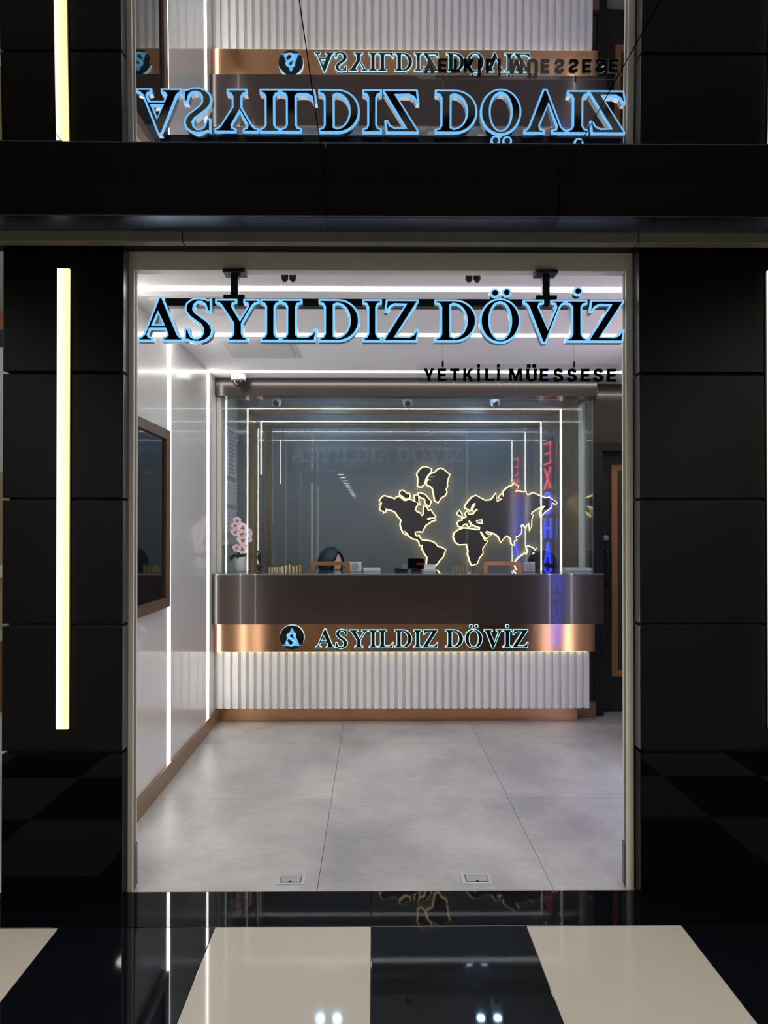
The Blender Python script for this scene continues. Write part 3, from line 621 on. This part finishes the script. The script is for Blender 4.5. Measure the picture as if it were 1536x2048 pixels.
# cameras
def dome_camera(x, y, label):
    t = empty('dome_camera', (x, y, ZC), label, 'camera')
    v, f = lathe_vf([(.056, 0), (.058, -.012), (.057, -.040), (.050, -.048)], (x, y, ZC), 28); build('base', v, f, plastic_w, t)
    v, f = lathe_vf([(.046, -.046), (.045, -.060), (.038, -.078), (.024, -.092), (.004, -.097)], (x, y, ZC), 28); build('dome', v, f, dome_m, t, True)
dome_camera(-1.04, 5.26, 'white dome camera on the ceiling beside the brown beam')
def turret(x, y, label):
    t = empty('turret_camera', (x, y, ZC), label, 'camera', 'turret cameras over the counter')
    v, f = lathe_vf([(.055, 0), (.055, -.018), (.050, -.026)], (x, y, ZC), 24); build('base', v, f, plastic_w, t)
    v, f = lathe_vf([(.046, -.020), (.046, -.060), (.040, -.082), (.030, -.092)], (x, y, ZC), 24); bd = build('body', v, f, plastic_w, t, True)
    v, f = lathe_vf([(.024, -.022), (.026, -.002), (.020, .004)], (x, y-.028, ZC-.074), 20, 'Y'); build('lens', v, f, dome_m, bd)
for pxx, lab in ((553, 'leftmost white turret camera behind the counter glass'), (815, 'middle white turret camera behind the counter glass'), (990, 'rightmost white turret camera behind the counter glass')):
    turret(U(pxx, 812, 6.12)[0], 6.12, lab)
# twin black spots behind the door header
for xc, lab in ((U(577.5, 553, 3.1)[0], 'left'), (U(946, 553, 3.1)[0], 'right')):
    t = empty('twin_spotlight', (xc, 3.1, ZC), 'pair of small black spotlights on the ceiling, %s one behind the sign' % lab, 'light', 'black twin spotlights inside the entrance')
    box('mount', xc-.016, xc+.016, 3.085, 3.115, ZC-.03, ZC, blk, t, .003)
    for s in (-1, 1):
        v, f = lathe_vf([(.010, -.026), (.0165, -.030), (.0165, -.055), (.010, -.066)], (xc+s*.0185, 3.1, ZC), 16); build('lamp_head', v, f, blk, t)

# floor boxes
for xa, xb, lab in ((-.425, -.300, 'steel floor socket plate just inside the entrance at left'), (.383, .514, 'steel floor socket plate just inside the entrance at right')):
    t = empty('floor_box', ((xa+xb)/2, 3.003, 0), lab, 'floor socket', 'floor sockets in the threshold tiles')
    box('frame', xa, xb, 2.962, 3.044, .0005, .004, steel, t, .0015)
    box('lid', xa+.019, xb-.019, 2.976, 3.030, .004, .0065, steel_lid, t, .001)
    box('recess_line', xa+.016, xb-.016, 2.973, 3.033, .0038, .0045, blk, t)
    box('lid_tab', (xa+xb)/2-.006, (xa+xb)/2+.006, 2.974, 2.980, .0045, .008, blk, t)

# ------------------------------------------------------------------ things on the counter
def arch(pxa, pxb, m, label):
    Y = 5.455; x0, zt = U(pxa, 1125, Y); x1, _ = U(pxb, 1147, Y); h = .088; w = .031; r = .034
    zb = CT; zt = CT+h
    o = [(x0, zb), (x0+w, zb)] + arc(x0+w+r*.6, zt-.029-r*.6, r*.6, r*.6, 180, 90, 6) + arc(x1-w-r*.6, zt-.029-r*.6, r*.6, r*.6, 90, 0, 6) + [(x1-w, zb), (x1, zb)] + arc(x1-r*.7, zt-r*.7, r*.7, r*.7, 0, 90, 6) + arc(x0+r*.7, zt-r*.7, r*.7, r*.7, 90, 180, 6)
    v, f = prism_vf([o], Y-.012, Y+.012, lambda u, v, y: (u, y, v)); o_ = build('slot_arch', v, f, m); tag(o_, label, 'arch', 'wooden arches at the pass-through slots')
arch(622, 700, wood_arch_d, 'caramel wooden arch on the counter in front of the seated person')
arch(967, 1043, wood_arch, 'light wooden arch on the counter right of the coin stacks under the map')
def panel_box(pxa, pxb, label, m):
    x0, x1 = U(pxa, 1135, 5.53)[0], U(pxb, 1135, 5.53)[0]; zt = CT+.082
    t = empty('intercom', ((x0+x1)/2, 5.54, CT), label, 'intercom', 'intercoms on the counter')
    box('body', x0, x1, 5.525, 5.565, CT+.001, zt, m, t, .004)
    v, f = lathe_vf([(.030, .0), (.030, -.003), (.026, -.004)], ((x0+x1)/2, 5.525, CT+.043), 24, 'Y'); build('grille', v, f, mat('light grey grille', rgb(176, 178, 182), .5), t)
    v, f = lathe_vf([(.004, .0), (.004, -.002)], ((x0+x1)/2, 5.525, zt-.008), 10, 'Y'); build('button', v, f, blk, t)
panel_box(698.5, 723, 'square white intercom with round grille beside the caramel wooden arch', plastic_w)
panel_box(1047, 1070, 'square pale lilac intercom right of the light wooden arch', mat('pale lilac plastic', rgb(196, 196, 208), .4))
def papers(pxa, pxb, Y, n, label):
    x0, x1 = U(pxa, 1140, Y)[0], U(pxb, 1140, Y)[0]; t = empty('paper_stack', ((x0+x1)/2, Y, CT), label, 'papers')
    for k in range(n):
        j = random.uniform(-.006, .006); box('bundle', x0+j, x1+j, Y-.04, Y+.06, CT+.001+k*.0105, CT+.0105+k*.0105, paper_m, t, .003)
papers(726, 760, 5.58, 3, 'short stack of pale blue white papers beside the white intercom')
papers(1128, 1180, 5.58, 3, 'wide stack of white papers at the right end of the counter')
t = empty('rate_display', (.34, 5.6, CT), 'small black display with red digits on the counter under the map', 'display')
x0, x1 = U(816, 1130, 5.58)[0], U(850, 1130, 5.58)[0]
box('housing', x0, x1, 5.58, 5.64, CT+.022, CT+.108, gloss_blk, t, .004)
box('stand', x0+.03, x1-.03, 5.585, 5.635, CT+.001, CT+.024, blk, t)
dg = emis('red digits', (.7, .02, .06), .8)
for k in range(4):
    xx = x0+.072+k*.016; v, f = multi(box_vf(xx, xx+.002, 5.5785, 5.5799, CT+.056, CT+.070), box_vf(xx+.008, xx+.010, 5.5785, 5.5799, CT+.056, CT+.070), box_vf(xx+.002, xx+.008, 5.5785, 5.5799, CT+.062, CT+.064), box_vf(xx+.002, xx+.008, 5.5785, 5.5799, CT+.068, CT+.070))
    build('digit', v, f, dg, t)
t = empty('card_terminal', (.22, 5.6, CT), 'flat dark card terminal left of the small display', 'card terminal')
xa = U(790, 1140, 5.58)[0]
v = [(xa, 5.56, CT+.001), (x0-.004, 5.56, CT+.001), (x0-.004, 5.66, CT+.001), (xa, 5.66, CT+.001), (xa, 5.56, CT+.030), (x0-.004, 5.56, CT+.018), (x0-.004, 5.66, CT+.018), (xa, 5.66, CT+.030)]
bd = build('body', v, [(0,3,2,1),(4,5,6,7),(0,1,5,4),(1,2,6,5),(2,3,7,6),(3,0,4,7)], blk, t)
box('screen', xa+.055, x0-.012, 5.575, 5.60, CT+.022, CT+.062, mat('blue grey screen', rgb(120, 146, 172), .15), t, .002)
xb0, xb1 = U(847, 1140, 5.53)[0], U(872, 1140, 5.53)[0]
t = empty('card_holder', ((xb0+xb1)/2, 5.55, CT), 'small white card holder right of the black display', 'holder')
box('base', xb0, xb1, 5.52, 5.575, CT+.001, CT+.022, plastic_w, t, .002); box('card_pack', xb0+.006, xb1-.006, 5.545, 5.565, CT+.022, CT+.060, paper_m, t)
def coin_stack(x, Y, r, n, m, label, group):
    t = empty('coin_stack', (x, Y, CT), label, 'coins', group)
    h = .0065
    prof = []
    for k in range(n): prof += [(r*.93, k*h), (r, k*h+.0012), (r, k*h+h-.0012), (r*.93, (k+1)*h)]
    v, f = lathe_vf(prof, (x, Y, CT+.001), 14); build('coins', v, f, m, t)
for k in range(5): coin_stack(U(539.5+k*5.2, 1140, 5.54)[0], 5.54, .0088, 6, coin_s, ORD[k]+' low pale gold coin stack from the left in the left coin row', 'small coin stacks in the left row')
for k in range(6): coin_stack(U(566+k*7.1, 1140, 5.54)[0], 5.54, .0125, 7+(k % 3), coin_m, ORD[k]+' taller brass coin stack from the left in the left coin row', 'tall coin stacks in the left row')
for k in range(9): coin_stack(U(906+k*7.0, 1140, 5.54)[0], 5.54, .0125, 7, (coin_m if k in (1, 2, 3) else coin_n), ORD[k]+' coin stack from the left in the right row beside the light wooden arch', 'coin stacks in the right row')
# orchid
ox, oy = U(482, 1130, 5.62)[0], 5.62
oc_ = empty('potted_orchid', (ox, oy, CT), 'pink and crimson orchid in a white pot at the left end of the counter', 'plant')
v, f = lathe_vf([(.046, .001), (.050, .004), (.054, .11), (.056, .118), (.050, .118), (.048, .10)], (ox, oy, CT), 28); build('pot', v, f, pot_m, oc_, True)
def leaf(base, d, L, w, droop, m, name='leaf'):
    d = Vector(d).normalized(); s = d.cross(Vector((0, 0, 1))).normalized(); V, F = [], []
    N = 7
    for i in range(N+1):
        t_ = i/N; p = Vector(base)+d*(L*t_)+Vector((0, 0, -droop*t_*t_*L)); ww = w*math.sin(math.pi*(.08+.88*t_))**.8
        V += [tuple(p-s*ww+Vector((0, 0, .25*ww))), tuple(p), tuple(p+s*ww+Vector((0, 0, .25*ww)))]
    for i in range(N):
        for k in (0, 1): F.append((i*3+k, i*3+k+1, i*3+k+4, i*3+k+3))
    n0 = len(V); V += [(a, b, c-.0022) for a, b, c in V]; F += [tuple(q+n0 for q in r_[::-1]) for r_ in F]
    build(name, V, F, m, oc_, True)
top = (ox, oy, CT+.115)
leaf(top, (-1, -.3, .75), .15, .034, .8, leaf_m); leaf(top, (-.8, .5, .35), .13, .032, .6, leaf_m); leaf(top, (1, -.2, .6), .12, .026, .5, leaf_m)
leaf(top, (.5, -.8, .9), .09, .022, .6, leaf_m); leaf(top, (-.3, -1, .8), .085, .022, .7, leaf_m); leaf(top, (.9, .1, 1.3), .15, .012, .3, leaf_l)
leaf(top, (.6, -.2, 1.6), .12, .010, .2, leaf_l); leaf(top, (-.5, -.3, 1.3), .09, .010, .3, leaf_l); leaf(top, (1, -.4, .9), .12, .012, .3, leaf_l)
fl = [(475, 1041, 0, .034), (471, 1051, 0, .034), (486, 1055, 1, .044), (471.5, 1064, 0, .038), (484.5, 1069, 1, .046), (486, 1080, 1, .046), (474, 1096, 0, .036), (485, 1098, 1, .042), (497.5, 1064, 2, .034), (497, 1077, 2, .032)]
for sx_, pts in ((-.012, [(478, 1112), (476, 1085), (472, 1060), (475, 1036)]), (.014, [(486, 1112), (487, 1085), (488, 1060), (484, 1036)])):
    P = [(U(a, b, oy)[0], oy-.005, U(a, b, oy)[1]) for a, b in pts]; v, f = tube_vf(P, .0028, 6); build('stem', v, f, stem_m, oc_, True)
for k, (a, b, typ, r) in enumerate(fl):
    r *= 1.15
    x, z = U(a, b, oy-.02); y = oy-.018-.004*(k % 3); V, F = [], []
    for q in range(5):
        an = math.radians(90+72*q+(k*17) % 20); rr = r*(1.0 if q % 2 else .85); c_ = len(V)
        du = Vector((math.cos(an), 0, math.sin(an))); dv = Vector((-math.sin(an), 0, math.cos(an)))
        c0 = Vector((x, y, z)); pts = [c0] + [c0+du*(rr*t_)+dv*(w_*rr)+Vector((0, -.008*t_, 0)) for t_, w_ in ((.35, -.34), (.75, -.46), (1, 0), (.75, .46), (.35, .34))]
        V += [tuple(p) for p in pts]; F.append(tuple(c_+i for i in range(6)))
        c2 = len(V); V += [(p.x, p.y+.002, p.z) for p in pts]; F.append(tuple(c2+i for i in range(6))[::-1])
        for i in range(6): F.append((c_+i, c_+(i+1) % 6, c2+(i+1) % 6, c2+i))
    fo = build('flower', V, F, petal_v if typ == 2 else petal_m, oc_)
    lp = [(x+r*(.20+.16*math.cos(3*t_+k))*math.cos(t_), z-.003+r*(.22+.16*math.cos(3*t_+k))*math.sin(t_)) for t_ in [2*math.pi*q/18 for q in range(18)]]
    v, f = prism_vf([lp], y-.013, y-.004, lambda u, v, yy: (u, yy, v)); build('lip', v, f, lip_m, fo)
# small dark ornament
gx = U(519, 1130, 5.60)[0]
t = empty('ornament', (gx, 5.60, CT), 'small dark ornament with a star on the counter right of the orchid', 'ornament')
star = [(gx+(.034 if i % 2 == 0 else .015)*math.cos(math.radians(90+36*i)), CT+.034+(.034 if i % 2 == 0 else .015)*math.sin(math.radians(90+36*i))) for i in range(10)]
v, f = prism_vf([star], 5.595, 5.605, lambda u, v, y: (u, y, v)); build('star', v, f, mat('dark bronze ornament', rgb(48, 40, 34), .4, .5), t)
v, f = lathe_vf([(.018, .002), (.020, .006), (.006, .012), (.004, .07), (.012, .09), (.016, .12), (.010, .15), (.003, .165)], (gx-.004, 5.615, CT), 14); build('figure', v, f, blk, t, True)

# ------------------------------------------------------------------ neon letters on the right wall (seen in the counter glass)
STROKES = {
 'E': [[(.8,0),(0,0),(0,1),(.8,1)], [(0,.5),(.65,.5)]], 'X': [[(0,0),(.8,1)], [(0,1),(.8,0)]],
 'C': [[(.8,.85),(.6,1),(.25,1),(0,.75),(0,.25),(.25,0),(.6,0),(.8,.15)]], 'H': [[(0,0),(0,1)], [(.8,0),(.8,1)], [(0,.5),(.8,.5)]],
 'A': [[(0,0),(.4,1),(.8,0)], [(.16,.38),(.64,.38)]], 'N': [[(0,0),(0,1),(.8,0),(.8,1)]],
 'G': [[(.8,.85),(.6,1),(.25,1),(0,.75),(0,.25),(.25,0),(.6,0),(.8,.2),(.8,.48),(.5,.48)]]}
ne = empty('neon_sign', (XR-.03, 3.77, .4), 'vertical red and blue neon word on the right wall, mirrored in the counter glass', 'sign')
for k, ch in enumerate('EXCHANGE'):
    zb_ = 2.45-.262*(k+1)+.03; m_ = neon_red if k < 2 else neon_blue
    prt = [tube_vf([(XR-.03, 3.77+.12-u*.30, zb_+v*.215) for u, v in st], .011, 8) for st in STROKES[ch]]
    v, f = multi(*prt); build('letter', v, f, m_, ne)
box('backing', XR-.018, XR-.001, 3.60, 3.94, .33, 2.48, gloss_blk, ne)

# ------------------------------------------------------------------ office chairs
def office_chair(x, y, label, top_z, bw, sw=.22, ar=.22):
    t = empty('office_chair', (x, y, 0), label, 'chair', 'office chairs behind the counter')
    v, f = box_vf(x-sw, x+sw, y-.22, y+.20, .43, .50, .03); build('seat', v, f, chair_m, t, True)
    zc = .62; h = top_z-zc
    o = [(x-bw, zc+.04), (x-bw+.04, zc), (x+bw-.04, zc), (x+bw, zc+.04)] + arc(x, top_z-bw*1.0, bw, bw, 0, 180, 18)
    v, f = prism_vf([o], y+.17, y+.215, lambda u, v, yy: (u, yy, v)); build('backrest', v, f, chair_m, t)
    v, f = tube_vf([(x, y+.10, .44), (x, y+.20, .47), (x, y+.225, .72)], .018); build('back_bracket', v, f, blk, t)
    v, f = lathe_vf([(.03, .08), (.03, .26), (.018, .27), (.018, .43)], (x, y, 0), 14); build('gas_column', v, f, blk, t)
    for k in range(5):
        a = math.radians(90+72*k); e = (x+ar*math.cos(a), y+ar*math.sin(a))
        v, f = tube_vf([(x, y, .10), (e[0], e[1], .075)], [.022, .014]); l_ = build('base_arm', v, f, blk, t)
        v, f = lathe_vf([(.024, -.012), (.027, -.008), (.027, .008), (.024, .012)], (e[0], e[1], .0275), 14, 'X'); build('caster', v, f, blk, l_)
office_chair(-.40, 6.02, 'black office chair under the person in the navy headscarf', 1.0, .17)
office_chair(U(1097, 1120, 6.0)[0], 6.0, 'empty black office chair with rounded back at the right of the booth', 1.335, .122, .155, .14)

# ------------------------------------------------------------------ person in a navy headscarf, seated behind the glass
HC = Vector((U(661, 1120, 5.9)[0]+.005, 5.90, 1.238)); FY = math.radians(52)
per = empty('person', (-.40, 6.0, 0), 'person in a navy headscarf and dark coat seated behind the counter, looking down', 'person')
bm = bmesh.new()
def add_vf(vf):
    vs_ = [bm.verts.new(p) for p in vf[0]]
    for q in vf[1]:
        try: bm.faces.new([vs_[i] for i in q])
        except ValueError: pass
def head_vf():
    V, F = [], []; nu, nv = 40, 30
    R = Matrix.Rotation(FY, 3, 'Z') @ Matrix.Rotation(math.radians(14), 3, 'X')
    g = lambda x, z, cx, cz, sx, sz: math.exp(-((x-cx)/sx)**2-((z-cz)/sz)**2)
    for j in range(nv+1):
        th = math.pi*j/nv
        for i in range(nu):
            ph = 2*math.pi*i/nu
            x = .076*math.sin(th)*math.sin(ph); y = -.096*math.sin(th)*math.cos(ph); z = .118*math.cos(th)
            if z < 0: k = 1-.32*(-z/.118)**1.6; x *= k; y = y*(1-.12*(-z/.118)) if y < 0 else y*k
            if y < 0:
                y -= .024*g(x, z, 0, -.022, .014, .024) + .010*g(x, z, 0, .004, .010, .024)
                y += .010*(g(x, z, .032, .008, .016, .010)+g(x, z, -.032, .008, .016, .010))
                y -= .006*g(x, z, 0, .026, .05, .010) + .007*g(x, z, 0, -.062, .020, .007) + .006*g(x, z, 0, -.072, .018, .006) + .008*g(x, z, 0, -.100, .022, .014)
            V.append(tuple(HC + R @ Vector((x, y, z))))
    for j in range(nv):
        for i in range(nu): F.append((j*nu+i, j*nu+(i+1) % nu, (j+1)*nu+(i+1) % nu, (j+1)*nu+i))
    return V, F
add_vf(head_vf())
add_vf(tube_vf([(-.395, 6.0, 1.0), (-.39, 5.965, 1.08), (-.38, 5.935, 1.16)], [.055, .052, .052], 16))
def ring_loft(rings, n=24):
    V, F = [], []
    for cx, cy, cz, rx, ry in rings:
        for i in range(n):
            a = 2*math.pi*i/n; V.append((cx+rx*math.cos(a), cy+ry*math.sin(a), cz))
    for j in range(len(rings)-1):
        for i in range(n): F.append((j*n+i, j*n+(i+1) % n, (j+1)*n+(i+1) % n, (j+1)*n+i))
    F.append(tuple(range(n))[::-1]); F.append(tuple((len(rings)-1)*n+i for i in range(n))); return V, F
add_vf(ring_loft([(-.40, 6.06, .505, .16, .11), (-.40, 6.07, .58, .175, .125), (-.40, 6.06, .70, .145, .11), (-.40, 6.04, .82, .155, .115), (-.40, 6.02, .93, .175, .115), (-.40, 6.01, 1.0, .165, .10), (-.40, 6.0, 1.05, .10, .075), (-.395, 5.99, 1.08, .06, .055)]))
for s in (-1, 1):
    sh = (-.40+s*.165, 6.01, .99); el = (-.40+s*.215, 5.95, .80); wr_ = (-.40+s*.09, 5.74, .805)
    add_vf(tube_vf([sh, ((sh[0]+el[0])/2, (sh[1]+el[1])/2, (sh[2]+el[2])/2), el], [.058, .050, .042], 12))
    add_vf(tube_vf([el, ((el[0]+wr_[0])/2, (el[1]+wr_[1])/2, (el[2]+wr_[2])/2), wr_], [.043, .038, .027], 12))
    hp = Vector((-.40+s*.07, 5.67, .795)); dx = Vector((-s*.12, -.99, 0)).normalized(); sd = Vector((dx.y, -dx.x, 0))*(-s)
    add_vf(tube_vf([wr_, tuple(hp)], [.026, .034], 12))
    for q, (off, L_) in enumerate(((.030, .058), (.010, .068), (-.010, .064), (-.030, .050))):
        b0 = hp+sd*off+dx*.01; add_vf(tube_vf([tuple(b0), tuple(b0+dx*(.022+L_*.4)+Vector((0, 0, .006))), tuple(b0+dx*(.022+L_*.8)+Vector((0, 0, -.008))), tuple(b0+dx*(.022+L_)+Vector((0, 0, -.018)))], [.010, .009, .0085, .007], 8))
    b0 = hp+sd*.026-dx*.015; add_vf(tube_vf([tuple(b0), tuple(b0+sd*.026+dx*.022), tuple(b0+sd*.030+dx*.050+Vector((0, 0, -.008)))], [.012, .0105, .008], 8))
    hip = (-.40+s*.085, 6.05, .57); kn = (-.40+s*.12, 5.70, .575); an = (-.40+s*.11, 5.76, .10)
    add_vf(tube_vf([hip, ((hip[0]+kn[0])/2, 5.87, .58), kn], [.088, .078, .06], 14)); add_vf(tube_vf([kn, ((kn[0]+an[0])/2, 5.75, .36), an], [.058, .055, .04], 14))
    add_vf(tube_vf([(an[0], 5.79, .045), (an[0], 5.70, .045), (an[0], 5.60, .032)], [.040, .042, .028], 12)); add_vf(tube_vf([an, (an[0], 5.765, .045)], [.04, .042], 12))
bmesh.ops.recalc_face_normals(bm, faces=bm.faces)
me = bpy.data.meshes.new('body'); bm.to_mesh(me); bm.free()
tmp = bpy.data.objects.new('body_tmp', me); COL.objects.link(tmp)
md = tmp.modifiers.new('remesh', 'REMESH'); md.mode = 'VOXEL'; md.voxel_size = .0065
sm = tmp.modifiers.new('smooth', 'SMOOTH'); sm.iterations = 3; sm.factor = .4
dgx = bpy.context.evaluated_depsgraph_get()
me2 = bpy.data.meshes.new_from_object(tmp.evaluated_get(dgx)); bpy.data.objects.remove(tmp)
me2.name = 'body'; me2.materials.clear(); me2.materials.append(cloth_m); me2.materials.append(skin)
for p in me2.polygons:
    c = p.center; p.use_smooth = True
    p.material_index = 1 if (c.z > 1.085 or (c.y < 5.715 and .76 < c.z < .86)) else 0
bdy = link_mesh('body', me2, None, per, (0, 0, 0))
R = Matrix.Rotation(FY, 3, 'Z') @ Matrix.Rotation(math.radians(14), 3, 'X')
def scarf_vf(grow, open_r, openz, drape):
    V, F = [], []; nu, nv = 56, 30; keep = {}
    for j in range(nv+1):
        t_ = j/nv; th = math.pi*(.02+.98*min(t_*1.25, .80)/.80*.80) if t_ < .8 else None
        for i in range(nu):
            ph = 2*math.pi*i/nu
            if t_ < .64:
                th = math.pi*(.02+.75*t_/.64); x = (.090+grow)*math.sin(th)*math.sin(ph); y = -(.112+grow)*math.sin(th)*math.cos(ph); z = (.128+grow)*math.cos(th)
                if y > 0: z += .006; y *= 1.12
                p = HC + R @ Vector((x, y, z))
            else:
                k = (t_-.64)/.36; rr = .075+grow+(.11*drape)*k**1.2
                fold = 1+.06*math.sin(ph*9)*k
                cx = HC.x*(1-k)+(-.40)*k; cy = (HC.y+.02)*(1-k)+5.995*k; zz = (HC.z-.085)*(1-k)+.985*k
                lp = R @ Vector((math.sin(ph), -math.cos(ph), 0))
                p = Vector((cx+rr*1.25*fold*lp.x, cy+rr*.92*fold*lp.y, zz))
            V.append(tuple(p)); q = (ph+math.pi) % (2*math.pi)-math.pi
            keep[j*nu+i] = not (abs(q) < open_r*math.sqrt(max(0, 1-((t_-openz)/.27)**2)))
    for j in range(nv):
        for i in range(nu):
            q = (j*nu+i, j*nu+(i+1) % nu, (j+1)*nu+(i+1) % nu, (j+1)*nu+i)
            if sum(keep[a] for a in q) >= 3: F.append(q)
    return V, F
v, f = scarf_vf(.006, .82, .41, 1.0); hj = build('headscarf', v, f, hijab_m, per, True)
s1 = hj.modifiers.new('thick', 'SOLIDIFY'); s1.thickness = .004
v, f = scarf_vf(-.004, .66, .43, .6); us = build('underscarf', v, f, under_m, per, True)
s1 = us.modifiers.new('thick', 'SOLIDIFY'); s1.thickness = .002
eye_m = mat('eye', rgb(44, 30, 24), .15); brow_m = mat('dark brow', rgb(40, 28, 24), .7); lips_m = mat('lips', rgb(176, 92, 88), .5)
for s in (-1, 1):
    c = HC + R @ Vector((s*.032, -.078, .008)); v, f = lathe_vf([(.0006, -.0075), (.006, -.0055), (.0085, 0), (.006, .0055), (.0006, .0075)], tuple(c), 12, 'Z'); build('eye', v, f, eye_m, per, True)
    P = [HC + R @ Vector((s*a, -y_, z_)) for a, y_, z_ in ((.014, .097, .028), (.032, .090, .033), (.050, .074, .027))]; v, f = tube_vf([tuple(p) for p in P], .0028, 6); build('eyebrow', v, f, brow_m, per, True)
P = [HC + R @ Vector((a, -y_, -.066)) for a, y_ in ((-.018, .083), (0, .094), (.018, .083))]; v, f = tube_vf([tuple(p) for p in P], [.002, .005, .002], 6); build('lips', v, f, lips_m, per, True)
